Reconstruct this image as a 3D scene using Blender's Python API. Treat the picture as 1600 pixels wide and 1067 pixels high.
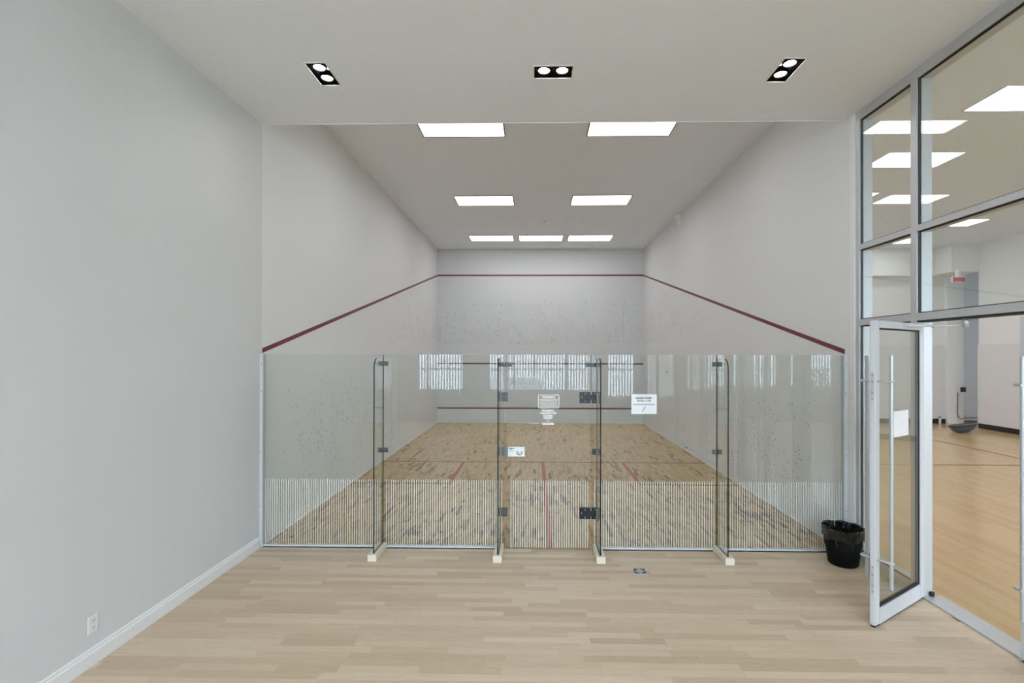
import bpy, bmesh, math, random
from mathutils import Vector, Matrix

# ------------------------------------------------------------------ clean
for o in list(bpy.data.objects):
    bpy.data.objects.remove(o)
scn = bpy.context.scene
COL = scn.collection
R = math.radians

# ------------------------------------------------------------------ camera
F_PX, CX, CY = 757.57, 820.84, 550.99
cam_d = bpy.data.cameras.new('camera')
cam_d.sensor_fit = 'HORIZONTAL'
cam_d.sensor_width = 36.0
cam_d.lens = F_PX * 36.0 / 1600.0
cam_d.shift_x = (800.0 - CX) / 1600.0
cam_d.shift_y = (CY - 533.5) / 1600.0
cam_d.clip_start = 0.05
cam_d.clip_end = 200
cam = bpy.data.objects.new('camera', cam_d)
COL.objects.link(cam)
cam.matrix_world = (Matrix.Translation((0, 0, 2.1322)) @ Matrix.Rotation(0.0184, 4, 'Z')
                    @ Matrix.Rotation(math.pi / 2 + 0.0036, 4, 'X') @ Matrix.Rotation(0.0022, 4, 'Z'))
scn.camera = cam

# ------------------------------------------------------------------ world: even overcast sky
SKY = 25.5
COURT_L, GYM_L, SPOT_L = 6.9, 6.8, 98.0
world = bpy.data.worlds.new('overcast_sky')
scn.world = world
world.use_nodes = True
bg = world.node_tree.nodes['Background']
bg.inputs[0].default_value = (0.80, 0.92, 1.10, 1)
bg.inputs[1].default_value = SKY

# ------------------------------------------------------------------ view
vs = scn.view_settings
vs.view_transform = 'Standard'
vs.look = 'None'
vs.exposure = 0.12
vs.gamma = 1.0
vs.use_curve_mapping = False
cy = scn.cycles
cy.use_denoising = True
cy.max_bounces = 8
cy.diffuse_bounces = 5
cy.glossy_bounces = 5
cy.transmission_bounces = 4
cy.transparent_max_bounces = 40
cy.sample_clamp_indirect = 8.0
cy.caustics_reflective = False
cy.caustics_refractive = False

# ------------------------------------------------------------------ main measures (metres)
XL, XR = -3.025, 3.377         # side walls of court and lobby
D = 5.326                      # plane of the glass back wall
FY = 15.076                    # front wall of the court
CC, CF = 5.411, 4.682          # ceilings: court / lobby
BY = -4.9                      # back wall behind the camera
SX = 3.385                     # room face of the storefront
GXR = 13.07                    # gym right wall


# ================================================================== materials
class NT:
    def __init__(self, name):
        m = bpy.data.materials.new(name)
        m.use_nodes = True
        self.m = m
        self.t = m.node_tree
        self.t.nodes.clear()
        self.out = self.t.nodes.new('ShaderNodeOutputMaterial')

    def n(self, typ, ins=None, **kw):
        nd = self.t.nodes.new(typ)
        for k, v in kw.items():
            setattr(nd, k, v)
        for k, v in (ins or {}).items():
            s = nd.inputs[k]
            if isinstance(v, bpy.types.NodeSocket):
                self.t.links.new(v, s)
            else:
                s.default_value = v
        return nd

    def math(self, op, a, b=0.0, c=None, clamp=False):
        ins = {0: a, 1: b}
        if c is not None:
            ins[2] = c
        return self.n('ShaderNodeMath', ins, operation=op, use_clamp=clamp).outputs[0]

    def mix(self, fac, a, b, blend='MIX'):
        nd = self.t.nodes.new('ShaderNodeMix')
        nd.data_type = 'RGBA'
        nd.blend_type = blend
        for idx, v in ((0, fac), (6, a), (7, b)):
            s = nd.inputs[idx]
            if isinstance(v, bpy.types.NodeSocket):
                self.t.links.new(v, s)
            else:
                s.default_value = v
        return nd.outputs[2]

    def ramp(self, fac, stops):
        nd = self.n('ShaderNodeValToRGB', {0: fac})
        el = nd.color_ramp.elements
        while len(el) < len(stops):
            el.new(0.5)
        for e, (p, c) in zip(el, stops):
            e.position = p
            e.color = c if len(c) == 4 else (*c, 1)
        return nd.outputs[0]

    def pos(self, scale=(1, 1, 1)):
        g = self.n('ShaderNodeNewGeometry')
        return self.n('ShaderNodeMapping', {0: g.outputs['Position'], 3: scale}).outputs[0]

    def xyz(self):
        g = self.n('ShaderNodeNewGeometry')
        return self.n('ShaderNodeSeparateXYZ', {0: g.outputs['Position']}).outputs

    def noise(self, vec, scale, detail=3.0, rough=0.5):
        return self.n('ShaderNodeTexNoise', {'Vector': vec, 'Scale': scale, 'Detail': detail, 'Roughness': rough}).outputs[0]

    def bump(self, h, strength=0.2, dist=0.01):
        return self.n('ShaderNodeBump', {'Height': h, 'Strength': strength, 'Distance': dist}).outputs[0]

    def bsdf(self, **ins):
        nd = self.n('ShaderNodeBsdfPrincipled', {k.replace('_', ' '): v for k, v in ins.items()})
        self.t.links.new(nd.outputs[0], self.out.inputs[0])
        return self.m


def g3(v):
    return (v, v, v, 1)


def plain(name, col, rough=0.5, metal=0.0, spec=0.5):
    k = NT(name)
    if len(col) == 3:
        col = (*col, 1)
    nz = k.noise(k.pos(), 9.0, 4)
    c = k.mix(k.math('MULTIPLY', nz, 0.10), col, tuple(x * 0.8 for x in col[:3]) + (1,))
    return k.bsdf(Base_Color=c, Roughness=rough, Metallic=metal, Specular_IOR_Level=spec)


def emitter(name, col, strength):
    k = NT(name)
    e = k.n('ShaderNodeEmission', {0: (*col, 1), 1: strength})
    k.t.links.new(e.outputs[0], k.out.inputs[0])
    return k.m


def glass_mat(name, tint, rough=0.0, ior=1.5):
    """clear sheet glass: straight-through tinted light plus Fresnel reflection"""
    k = NT(name)
    geo = k.n('ShaderNodeNewGeometry')
    iv = k.math('ADD', k.math('MULTIPLY', geo.outputs['Backfacing'], 1.0 / ior - ior), ior)
    fr = k.n('ShaderNodeFresnel', {0: iv}).outputs[0]
    tr = k.n('ShaderNodeBsdfTransparent', {0: (*tint, 1)})
    gl = k.n('ShaderNodeBsdfGlossy', {0: g3(1.0), 1: rough})
    mx = k.n('ShaderNodeMixShader', {0: fr, 1: tr.outputs[0], 2: gl.outputs[0]})
    k.t.links.new(mx.outputs[0], k.out.inputs[0])
    return k.m


def mat_paint(name, v=0.78, tint=(1, 1, 1)):
    k = NT(name)
    n1 = k.noise(k.pos(), 0.7, 3)
    n2 = k.noise(k.pos(), 60, 2)
    col = (v * tint[0], v * tint[1], v * tint[2], 1)
    c = k.mix(k.math('MULTIPLY', n1, 0.08), col, tuple(x * 0.9 for x in col[:3]) + (1,))
    return k.bsdf(Base_Color=c, Roughness=0.75, Specular_IOR_Level=0.25, Normal=k.bump(n2, 0.05, 0.002))


def mat_court_wall(name, v0=0.77):
    """white plaster with grey ball marks gathered in the rally zones"""
    k = NT(name)
    x, y, z = k.xyz()
    v = k.n('ShaderNodeTexVoronoi', {'Vector': k.pos(), 'Scale': 15.0, 'Randomness': 1.0})
    rnd = k.n('ShaderNodeSeparateXYZ', {0: v.outputs['Color']}).outputs
    rad = k.math('MULTIPLY', rnd[0], 0.27)
    spot = k.math('LESS_THAN', v.outputs['Distance'], rad)
    v2 = k.n('ShaderNodeTexVoronoi', {'Vector': k.pos((1, 1, 0.6)), 'Scale': 34.0, 'Randomness': 1.0})
    rnd2 = k.n('ShaderNodeSeparateXYZ', {0: v2.outputs['Color']}).outputs
    spot2 = k.math('LESS_THAN', v2.outputs['Distance'], k.math('MULTIPLY', rnd2[1], 0.3))
    sp = k.math('MAXIMUM', spot, spot2)

    def band(s, a, b, c, d):
        up = k.n('ShaderNodeMapRange', {0: s, 1: a, 2: b}).outputs[0]
        dn = k.n('ShaderNodeMapRange', {0: s, 1: c, 2: d, 3: 1.0, 4: 0.0}).outputs[0]
        return k.math('MULTIPLY', up, dn)
    hi = k.math('MULTIPLY', band(z, 2.42, 2.5, 2.9, 4.0), band(y, 9.5, 13.5, 15.5, 16.0))
    lo = k.math('MULTIPLY', band(z, 0.1, 0.4, 1.0, 1.9), band(y, 5.6, 6.6, 10.0, 13.0))
    lo = k.math('MULTIPLY', lo, 0.9)
    zone = k.math('MAXIMUM', hi, lo)
    patch = k.n('ShaderNodeMapRange', {0: k.noise(k.pos(), 1.6, 3), 1: 0.32, 2: 0.55}).outputs[0]
    pick = k.math('LESS_THAN', rnd[2], k.math('MULTIPLY', zone, patch))
    f = k.math('MULTIPLY', k.math('MULTIPLY', sp, pick), 0.62)
    smear = k.math('MULTIPLY', k.math('MULTIPLY', zone, patch), 0.07)
    base = k.mix(k.math('MULTIPLY', k.noise(k.pos(), 0.6, 3), 0.06), g3(v0), g3(v0 * 0.87))
    c = k.mix(smear, base, g3(0.35))
    c = k.mix(f, c, g3(0.12))
    return k.bsdf(Base_Color=c, Roughness=0.6, Specular_IOR_Level=0.3, Normal=k.bump(k.noise(k.pos(), 50, 2), 0.05, 0.002))


def mat_plank(name):
    """pale oak laminate strip, one tone for each strip"""
    k = NT(name)
    oi = k.n('ShaderNodeObjectInfo').outputs['Random']
    tone = k.ramp(oi, [(0.0, (0.49, 0.365, 0.24)), (0.3, (0.59, 0.45, 0.31)), (0.6, (0.645, 0.51, 0.365)),
                       (0.85, (0.69, 0.555, 0.41)), (1.0, (0.53, 0.395, 0.26))])
    off = k.n('ShaderNodeCombineXYZ', {0: k.math('MULTIPLY', oi, 37.0), 1: k.math('MULTIPLY', oi, 11.0)}).outputs[0]
    p = k.n('ShaderNodeVectorMath', {0: k.pos((1.3, 26, 1)), 1: off}, operation='ADD').outputs[0]
    gr = k.noise(p, 1.6, 6, 0.65)
    fine = k.noise(k.pos((9, 170, 1)), 1.0, 3, 0.6)
    c = k.mix(k.n('ShaderNodeMapRange', {0: gr, 1: 0.35, 2: 0.75, 4: 0.5}).outputs[0], tone, (0.46, 0.335, 0.215, 1))
    c = k.mix(k.n('ShaderNodeMapRange', {0: fine, 1: 0.45, 2: 0.8, 4: 0.35}).outputs[0], c, (0.80, 0.67, 0.52, 1))
    return k.bsdf(Base_Color=c, Roughness=0.42, Specular_IOR_Level=0.4, Normal=k.bump(gr, 0.06, 0.002))


def mat_board(name, cols, dark, grain_axis='y', rough=0.4, scuff=0.0):
    """strip floor whose boards carry their tone as a per-board attribute"""
    k = NT(name)
    at = k.n('ShaderNodeAttribute', attribute_name='tone').outputs['Fac']
    c = k.ramp(at, [(i / (len(cols) - 1), col) for i, col in enumerate(cols)])
    sc = (45, 2.2, 1) if grain_axis == 'y' else (2.2, 45, 1)
    off = k.n('ShaderNodeCombineXYZ', {0: k.math('MULTIPLY', at, 23.0), 1: k.math('MULTIPLY', at, 57.0)}).outputs[0]
    p = k.n('ShaderNodeVectorMath', {0: k.pos(sc), 1: off}, operation='ADD').outputs[0]
    gr = k.noise(p, 1.0, 5, 0.65)
    c = k.mix(k.n('ShaderNodeMapRange', {0: gr, 1: 0.5, 2: 0.78, 4: 0.9 if scuff else 0.4}).outputs[0], c, (*dark, 1))
    if scuff:
        big = k.noise(k.pos((1, 0.6, 1)), 1.1, 3)
        st = k.noise(k.pos((14, 3, 1)), 1.0, 4, 0.7)
        m = k.math('MULTIPLY', k.n('ShaderNodeMapRange', {0: big, 1: 0.42, 2: 0.62}).outputs[0],
                   k.n('ShaderNodeMapRange', {0: st, 1: 0.48, 2: 0.62}).outputs[0])
        y = k.xyz()[1]
        near = k.n('ShaderNodeMapRange', {0: y, 1: 7.6, 2: 9.6, 3: 1.0, 4: 0.25}).outputs[0]
        c = k.mix(k.math('MULTIPLY', k.math('MULTIPLY', m, near), scuff), c, (0.075, 0.07, 0.062, 1))
    return k.bsdf(Base_Color=c, Roughness=rough, Specular_IOR_Level=0.4)


M = {}
M['wall'] = mat_paint('painted_wall', 0.685, (0.985, 0.99, 1.0))
M['ceiling'] = mat_paint('painted_ceiling', 0.95, (0.92, 0.955, 1.0))
M['court_ceiling'] = mat_paint('court_ceiling_paint', 0.95, (0.93, 0.96, 1.0))
M['gym_ceiling'] = mat_paint('gym_ceiling_paint', 0.86, (0.88, 0.93, 1.0))
M['court_wall'] = mat_court_wall('court_plaster')
M['front_wall'] = mat_court_wall('front_wall_sheet', 0.66)
M['gym_wall'] = mat_paint('gym_wall_paint', 0.78, (0.99, 0.985, 0.975))
M['gym_pad'] = mat_paint('gym_wall_pad', 0.71, (0.99, 0.98, 0.965))
M['gym_dark'] = mat_paint('gym_alcove_paint', 0.66, (1, 0.99, 0.97))
M['trim'] = plain('white_trim', (0.82, 0.82, 0.83), 0.4)
M['plank'] = mat_plank('oak_laminate')
M['board'] = mat_board('court_maple', [(0.13, 0.085, 0.045), (0.47, 0.315, 0.155), (0.54, 0.37, 0.19),
                                       (0.60, 0.42, 0.22), (0.52, 0.345, 0.17)], (0.13, 0.09, 0.05), 'y', 0.5, 1.0)
M['gym_board'] = mat_board('gym_maple', [(0.58, 0.385, 0.185), (0.62, 0.42, 0.21), (0.65, 0.45, 0.23),
                                         (0.68, 0.48, 0.255)], (0.46, 0.28, 0.13), 'y', 0.16)
M['subfloor'] = plain('subfloor', (0.16, 0.12, 0.08), 0.8)
M['line_red'] = plain('red_court_line', (0.40, 0.05, 0.025), 0.45)
M['line_brown'] = plain('worn_dark_line', (0.12, 0.035, 0.025), 0.5)
M['out_red'] = plain('maroon_out_line', (0.17, 0.026, 0.036), 0.45)
M['tin'] = plain('tin_paint', (0.72, 0.74, 0.735), 0.5)
M['alu'] = plain('satin_aluminium', (0.56, 0.565, 0.575), 0.42, 0.3)
M['alu_white'] = plain('white_powder_coat', (0.62, 0.63, 0.65), 0.35)
M['steel'] = plain('brushed_steel', (0.52, 0.53, 0.54), 0.42, 0.5)
M['gasket'] = plain('black_gasket', (0.012, 0.012, 0.012), 0.6)
M['black_base'] = plain('black_rubber_base', (0.015, 0.014, 0.013), 0.5)
M['glass'] = glass_mat('court_glass', (0.955, 0.975, 0.968))
M['store_glass'] = glass_mat('storefront_glass', (0.93, 0.955, 0.945))
M['glass_edge'] = plain('glass_edge', (0.003, 0.007, 0.006), 0.5, 0.0, 0.25)
M['frost'] = plain('frosted_film', (0.78, 0.78, 0.76), 0.7)
M['block'] = plain('cream_wood_block', (0.74, 0.68, 0.56), 0.5)
M['slot'] = plain('dark_slot', (0.03, 0.03, 0.028), 0.7)
M['clamp'] = plain('dark_clamp_metal', (0.085, 0.088, 0.088), 0.45, 0.3)
M['clamp_mid'] = plain('grey_clamp_metal', (0.17, 0.175, 0.18), 0.4, 0.4)
M['hinge'] = plain('black_hinge_metal', (0.010, 0.011, 0.014), 0.35, 0.2)
M['bolt'] = plain('steel_bolt', (0.75, 0.75, 0.75), 0.3, 0.5)
M['paper'] = plain('white_paper', (0.84, 0.84, 0.85), 0.7)
M['ink'] = plain('black_ink', (0.015, 0.015, 0.018), 0.7)
M['ink_grey'] = plain('grey_ink', (0.3, 0.3, 0.33), 0.7)
M['vinyl'] = plain('white_vinyl', (0.88, 0.88, 0.87), 0.6)
M['bin'] = plain('black_bin_plastic', (0.004, 0.004, 0.004), 0.6, 0.0, 0.1)
M['liner'] = plain('black_bin_liner', (0.005, 0.005, 0.005), 0.13, 0.0, 0.7)
M['plastic_white'] = plain('white_plastic', (0.8, 0.8, 0.8), 0.4)
M['dark'] = plain('dark_plastic', (0.02, 0.02, 0.02), 0.5)
M['housing'] = plain('black_lamp_housing', (0.003, 0.0027, 0.0027), 0.6, 0.0, 0.1)
M['court_light'] = emitter('court_light_diffuser', (0.985, 0.99, 1.0), COURT_L)
M['gym_light'] = emitter('gym_light_diffuser', (0.98, 0.985, 1.0), GYM_L)
M['spot'] = emitter('downlight_lens', (1.0, 0.96, 0.9), SPOT_L)
M['exit_red'] = emitter('exit_sign_red', (0.75, 0.12, 0.13), 0.8)
M['exit_dark'] = plain('exit_sign_plate', (0.20, 0.05, 0.05), 0.5)
M['ball'] = plain('slate_blue_rubber', (0.085, 0.10, 0.145), 0.35)
M['picket'] = plain('white_picket', (0.86, 0.86, 0.86), 0.6)
M['baluster'] = plain('grey_baluster', (0.06, 0.06, 0.06), 0.6)
M['concrete'] = plain('pale_concrete', (0.55, 0.54, 0.52), 0.8)
M['leaf'] = plain('shrub_leaf', (0.07, 0.12, 0.04), 0.6)
M['hedge'] = plain('dark_hedge_wall', (0.03, 0.035, 0.03), 0.9)


# ================================================================== builders
def setp(o, label=None, cat=None, group=None, kind=None):
    if label:
        o['label'] = label
    if cat:
        o['category'] = cat
    if group:
        o['group'] = group
    if kind:
        o['kind'] = kind
    return o


def empty(name, loc=(0, 0, 0), rz=0.0, **p):
    o = bpy.data.objects.new(name, None)
    COL.objects.link(o)
    o.empty_display_size = 0.1
    o.location = loc
    o.rotation_euler = (0, 0, rz)
    return setp(o, **p)


class MB:
    """collects geometry in world space (or a thing's own space) for ONE mesh object"""

    def __init__(self):
        self.v, self.f, self.mi, self.sm = [], [], [], []

    def add(self, vs, fs, mi=0, smooth=False):
        b = len(self.v)
        self.v += [tuple(x) for x in vs]
        for f in fs:
            self.f.append([b + i for i in f])
            self.mi.append(mi)
            self.sm.append(smooth)
        return self

    def box(self, x0, x1, y0, y1, z0, z1, mi=0):
        vs = [(x, y, z) for z in (z0, z1) for y in (y0, y1) for x in (x0, x1)]
        fs = [(0, 2, 3, 1), (4, 5, 7, 6), (0, 1, 5, 4), (2, 6, 7, 3), (0, 4, 6, 2), (1, 3, 7, 5)]
        return self.add(vs, fs, mi)

    def cbox(self, x0, x1, y0, y1, z0, z1, c, mi=0):
        """box with chamfered edges"""
        bm = bmesh.new()
        bmesh.ops.create_cube(bm, size=1.0)
        for v in bm.verts:
            v.co = Vector(((x0 + x1) / 2 + v.co.x * (x1 - x0), (y0 + y1) / 2 + v.co.y * (y1 - y0), (z0 + z1) / 2 + v.co.z * (z1 - z0)))
        bmesh.ops.bevel(bm, geom=bm.edges[:], offset=c, segments=2, affect='EDGES')
        bm.verts.index_update()
        self.add([v.co for v in bm.verts], [[v.index for v in f.verts] for f in bm.faces], mi)
        bm.free()
        return self

    def tube(self, pts, r, n=12, mi=0, caps=True):
        pts = [Vector(p) for p in pts]
        rings = []
        for i, p in enumerate(pts):
            a = pts[max(i - 1, 0)]
            b = pts[min(i + 1, len(pts) - 1)]
            d = (b - a).normalized()
            up = Vector((0, 0, 1)) if abs(d.z) < 0.9 else Vector((1, 0, 0))
            s = d.cross(up).normalized()
            t = s.cross(d)
            rings.append([p + r * (math.cos(2 * math.pi * k / n) * s + math.sin(2 * math.pi * k / n) * t) for k in range(n)])
        vs = [v for rg in rings for v in rg]
        fs = []
        for i in range(len(rings) - 1):
            for k in range(n):
                fs.append((i * n + k, i * n + (k + 1) % n, (i + 1) * n + (k + 1) % n, (i + 1) * n + k))
        self.add(vs, fs, mi, True)
        if caps:
            self.add(rings[0], [list(range(n))], mi)
            self.add(rings[-1], [list(reversed(range(n)))], mi)
        return self

    def lathe(self, prof, c=(0, 0, 0), n=24, mi=0, smooth=True):
        vs, fs = [], []
        for r, z in prof:
            for k in range(n):
                a = 2 * math.pi * k / n
                vs.append((c[0] + r * math.cos(a), c[1] + r * math.sin(a), c[2] + z))
        for i in range(len(prof) - 1):
            for k in range(n):
                fs.append((i * n + k, i * n + (k + 1) % n, (i + 1) * n + (k + 1) % n, (i + 1) * n + k))
        return self.add(vs, fs, mi, smooth)

    def prism(self, poly, axis, a, b, mi_side=0, mi_cap=0):
        """poly: 2D outline; extruded along axis ('x','y','z') from a to b"""
        def pt(u, w, s):
            return {'x': (s, u, w), 'y': (u, s, w), 'z': (u, w, s)}[axis]
        n = len(poly)
        vs = [pt(u, w, a) for u, w in poly] + [pt(u, w, b) for u, w in poly]
        self.add(vs, [list(range(n))[::-1], list(range(n, 2 * n))], mi_cap)
        self.add(vs, [(i, (i + 1) % n, n + (i + 1) % n, n + i) for i in range(n)], mi_side)
        return self

    def build(self, name, mats, parent=None, origin=None, fix=True, **p):
        me = bpy.data.meshes.new(name)
        vs = self.v
        if parent is None and origin is None:
            xs, ys, zs = zip(*vs)
            origin = ((min(xs) + max(xs)) / 2, (min(ys) + max(ys)) / 2, min(zs))
        if parent is not None and origin is None:
            w = parent
            off = Vector((0, 0, 0))
            while w is not None:          # parents only translate, or are built in own space (LOCAL)
                if w.get('_local'):
                    break
                off += w.location
                w = w.parent
            origin = off
            vs = [(a - off.x, b - off.y, c - off.z) for a, b, c in vs]
            loc = (0, 0, 0)
        else:
            vs = [(a - origin[0], b - origin[1], c - origin[2]) for a, b, c in vs]
            loc = origin
        me.from_pydata(vs, [], self.f)
        mats = mats if isinstance(mats, (list, tuple)) else [mats]
        for m in mats:
            me.materials.append(M[m] if isinstance(m, str) else m)
        me.polygons.foreach_set('material_index', self.mi)
        me.polygons.foreach_set('use_smooth', self.sm)
        me.update()
        if fix:
            bm = bmesh.new()
            bm.from_mesh(me)
            bmesh.ops.recalc_face_normals(bm, faces=bm.faces)
            bm.to_mesh(me)
            bm.free()
        o = bpy.data.objects.new(name, me)
        COL.objects.link(o)
        o.location = loc
        if parent is not None:
            o.parent = parent
        return setp(o, **p)


def box(name, x0, x1, y0, y1, z0, z1, mat, parent=None, **p):
    return MB().box(x0, x1, y0, y1, z0, z1).build(name, mat, parent, **p)


def struct(name, x0, x1, y0, y1, z0, z1, mat, parent=None):
    return box(name, x0, x1, y0, y1, z0, z1, mat, parent, kind='structure' if parent is None else None)


def text_mb(s, size, x, z, y, depth=0.0006, bold=0.0, width=None):
    """lettering as mesh in the xz plane facing -y, centred at x with its baseline at z"""
    cu = bpy.data.curves.new('lettering', 'FONT')
    cu.body = s
    cu.size = size
    cu.align_x = 'CENTER'
    cu.extrude = depth / 2
    cu.offset = bold
    cu.resolution_u = 2
    ob = bpy.data.objects.new('lettering_source', cu)
    COL.objects.link(ob)
    dg = bpy.context.evaluated_depsgraph_get()
    me = bpy.data.meshes.new_from_object(ob.evaluated_get(dg))
    mb = MB()
    vs = [v.co.copy() for v in me.vertices]
    sx = 1.0
    if width and vs:
        w = max(v.x for v in vs) - min(v.x for v in vs)
        sx = width / w
    mb.add([(x + v.x * sx, y - v.z, z + v.y) for v in vs], [list(f.vertices) for f in me.polygons])
    bpy.data.objects.remove(ob)
    bpy.data.curves.remove(cu)
    bpy.data.meshes.remove(me)
    return mb


def merge(*mbs):
    r = MB()
    for m in mbs:
        b = len(r.v)
        r.v += m.v
        r.f += [[b + i for i in f] for f in m.f]
        r.mi += m.mi
        r.sm += m.sm
    return r


def copy_tree(o, parent=None):
    c = o.copy()
    COL.objects.link(c)
    c.parent = parent
    for ch in list(o.children):
        copy_tree(ch, c)
    return c


def plate_with_holes(xs, ys, holes, z0, z1):
    """flat plate from a grid of cells, leaving out the cells inside holes"""
    mb = MB()
    X = sorted(set(xs + [h[0] for h in holes] + [h[1] for h in holes]))
    Y = sorted(set(ys + [h[2] for h in holes] + [h[3] for h in holes]))
    for i in range(len(X) - 1):
        for j in range(len(Y) - 1):
            mx, my = (X[i] + X[i + 1]) / 2, (Y[j] + Y[j + 1]) / 2
            if any(h[0] < mx < h[1] and h[2] < my < h[3] for h in holes):
                continue
            mb.box(X[i], X[i + 1], Y[j], Y[j + 1], z0, z1)
    return mb


def wall_with_holes(x0, x1, z0, z1, holes, y0, y1):
    mb = MB()
    X = sorted({x0, x1} | {h[0] for h in holes} | {h[1] for h in holes})
    Z = sorted({z0, z1} | {h[2] for h in holes} | {h[3] for h in holes})
    for i in range(len(X) - 1):
        for j in range(len(Z) - 1):
            mx, mz = (X[i] + X[i + 1]) / 2, (Z[j] + Z[j + 1]) / 2
            if any(h[0] < mx < h[1] and h[2] < mz < h[3] for h in holes):
                continue
            mb.box(X[i], X[i + 1], y0, y1, Z[j], Z[j + 1])
    return mb


# ================================================================== ROOM SHELL
rng = random.Random(7)
# --- lobby walls and ceiling
wl = struct('wall_left', XL - 0.15, XL, 0.0, D, 0, 5.5, 'wall')
struct('wall_side_return', -7.2, XL - 0.15, 0.0, 0.15, 0, 5.5, 'wall')
struct('wall_far_left', -7.35, -7.2, BY, 0.15, 0, 5.5, 'wall')
spots = [(-2.020, -1.841, 4.205, 4.555), (-0.008, 0.338, 4.280, 4.468), (2.150, 2.335, 4.200, 4.558)]
plate_with_holes([-7.2, XL, XR + 0.14], [BY, 0.0, D], spots, CF, CF + 0.02).build('ceiling', 'ceiling', kind='structure')
struct('wall_bulkhead', XL, XR, D - 0.02, D, CF + 0.021, 5.6, 'ceiling')
struct('ceiling_slab', -7.4, XR + 0.14, BY, D - 0.03, CF + 0.35, CF + 0.5, 'ceiling')

# back wall of lobby and gym behind the camera, with windows to the terrace
holes = [(-3.76, -2.27, 0.95, 4.2), (-1.48, 1.98, 0.95, 4.2), (2.33, 3.22, 0.75, 4.2),
         (5.4, 6.6, 1.1, 4.2), (6.95, 7.75, 1.1, 4.2), (8.1, 8.5, 1.1, 4.2), (8.7, 9.5, 1.1, 4.2), (10.3, 12.3, 1.1, 4.2)]
wall_with_holes(-7.35, GXR + 0.2, 0, 5.6, holes, BY - 0.2, BY).build('wall_back', 'wall', kind='structure')
for i, (a, b, c, d) in enumerate(holes):
    w = empty('window_%d' % (i + 2), ((a + b) / 2, BY - 0.1, c), kind='structure')
    fr = MB()
    fr.box(a, a + 0.05, BY - 0.14, BY - 0.06, c, d).box(b - 0.05, b, BY - 0.14, BY - 0.06, c, d)
    fr.box(a + 0.05, b - 0.05, BY - 0.14, BY - 0.06, c, c + 0.05).box(a + 0.05, b - 0.05, BY - 0.14, BY - 0.06, d - 0.05, d)
    fr.build('window_frame', 'alu_white', w)
    muls = {1: [-0.88, -0.65, 1.04, 1.80]}.get(i, [])
    edges = [a + 0.05] + muls + [b - 0.05]
    for mx in muls:
        box('mullion', mx - 0.025, mx + 0.025, BY - 0.14, BY - 0.06, c + 0.05, d - 0.05, 'clamp_mid', w)
    for j in range(len(edges) - 1):
        box('pane', edges[j] + 0.026, edges[j + 1] - 0.026, BY - 0.104, BY - 0.096, c + 0.05, d - 0.05, 'store_glass', w)

# --- court shell
wcl = struct('wall_court_left', XL - 0.15, XL, D, FY + 0.15, 0, 5.6, 'court_wall')
wcr = struct('wall_court_right', XR, XR + 0.18, 5.24, FY + 0.15, 0, 5.6, 'court_wall')
struct('ceiling_court', XL, XR, D, FY + 0.15, CC, CC + 0.1, 'court_ceiling')
wf = struct('wall_front', XL, XR, FY + 0.013, FY + 0.15, 0, CC, 'front_wall')
# wall sheets of the front wall, joints 4 mm
G = 0.004
rows = [(0.48, 1.22, [-0.6, 1.78]), (1.22, 2.44, [-2.188, 0.305, 2.743]), (2.44, 3.66, [-2.188, 0.305, 2.743]),
        (3.66, 4.572, [-0.597, 1.774]), (4.615, CC, [])]
rows[1] = (1.22, 2.44, [-0.597, 1.774])
for z0, z1, js in rows:
    e = [XL] + js + [XR]
    for i in range(len(e) - 1):
        g0 = G if i else 0
        g1 = G if i < len(e) - 2 else 0
        box('wall_panel', e[i] + g0, e[i + 1] - g1, FY, FY + 0.012, z0 + G, z1 - G, 'front_wall', wf)
box('tin_panel', XL, XR, FY - 0.012, FY + 0.012, 0.0, 0.435, 'tin', wf, label='pale tin panel along the foot of the front wall')
box('court_line', XL, XR, FY - 0.016, FY + 0.012, 0.437, 0.477, 'out_red', wf)
box('court_line', XL, XR, FY - 0.002, FY, 1.822, 1.870, 'line_brown', wf)
box('out_line', XL, XR, FY - 0.004, FY + 0.012, 4.567, 4.612, 'out_red', wf)
for side, par, x in ((0, wcl, XL), (1, wcr, XR)):
    s = 1 if side == 0 else -1
    mb = MB()
    mb.prism([(D + 0.01, 2.143), (FY, 4.567), (FY, 4.612), (D + 0.01, 2.196)], 'x', x, x + s * 0.004)
    mb.build('out_line', 'out_red', par)
    box('floor_bead', x, x + s * 0.008, D + 0.02, FY, 0.0, 0.022, 'trim', par)

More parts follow.
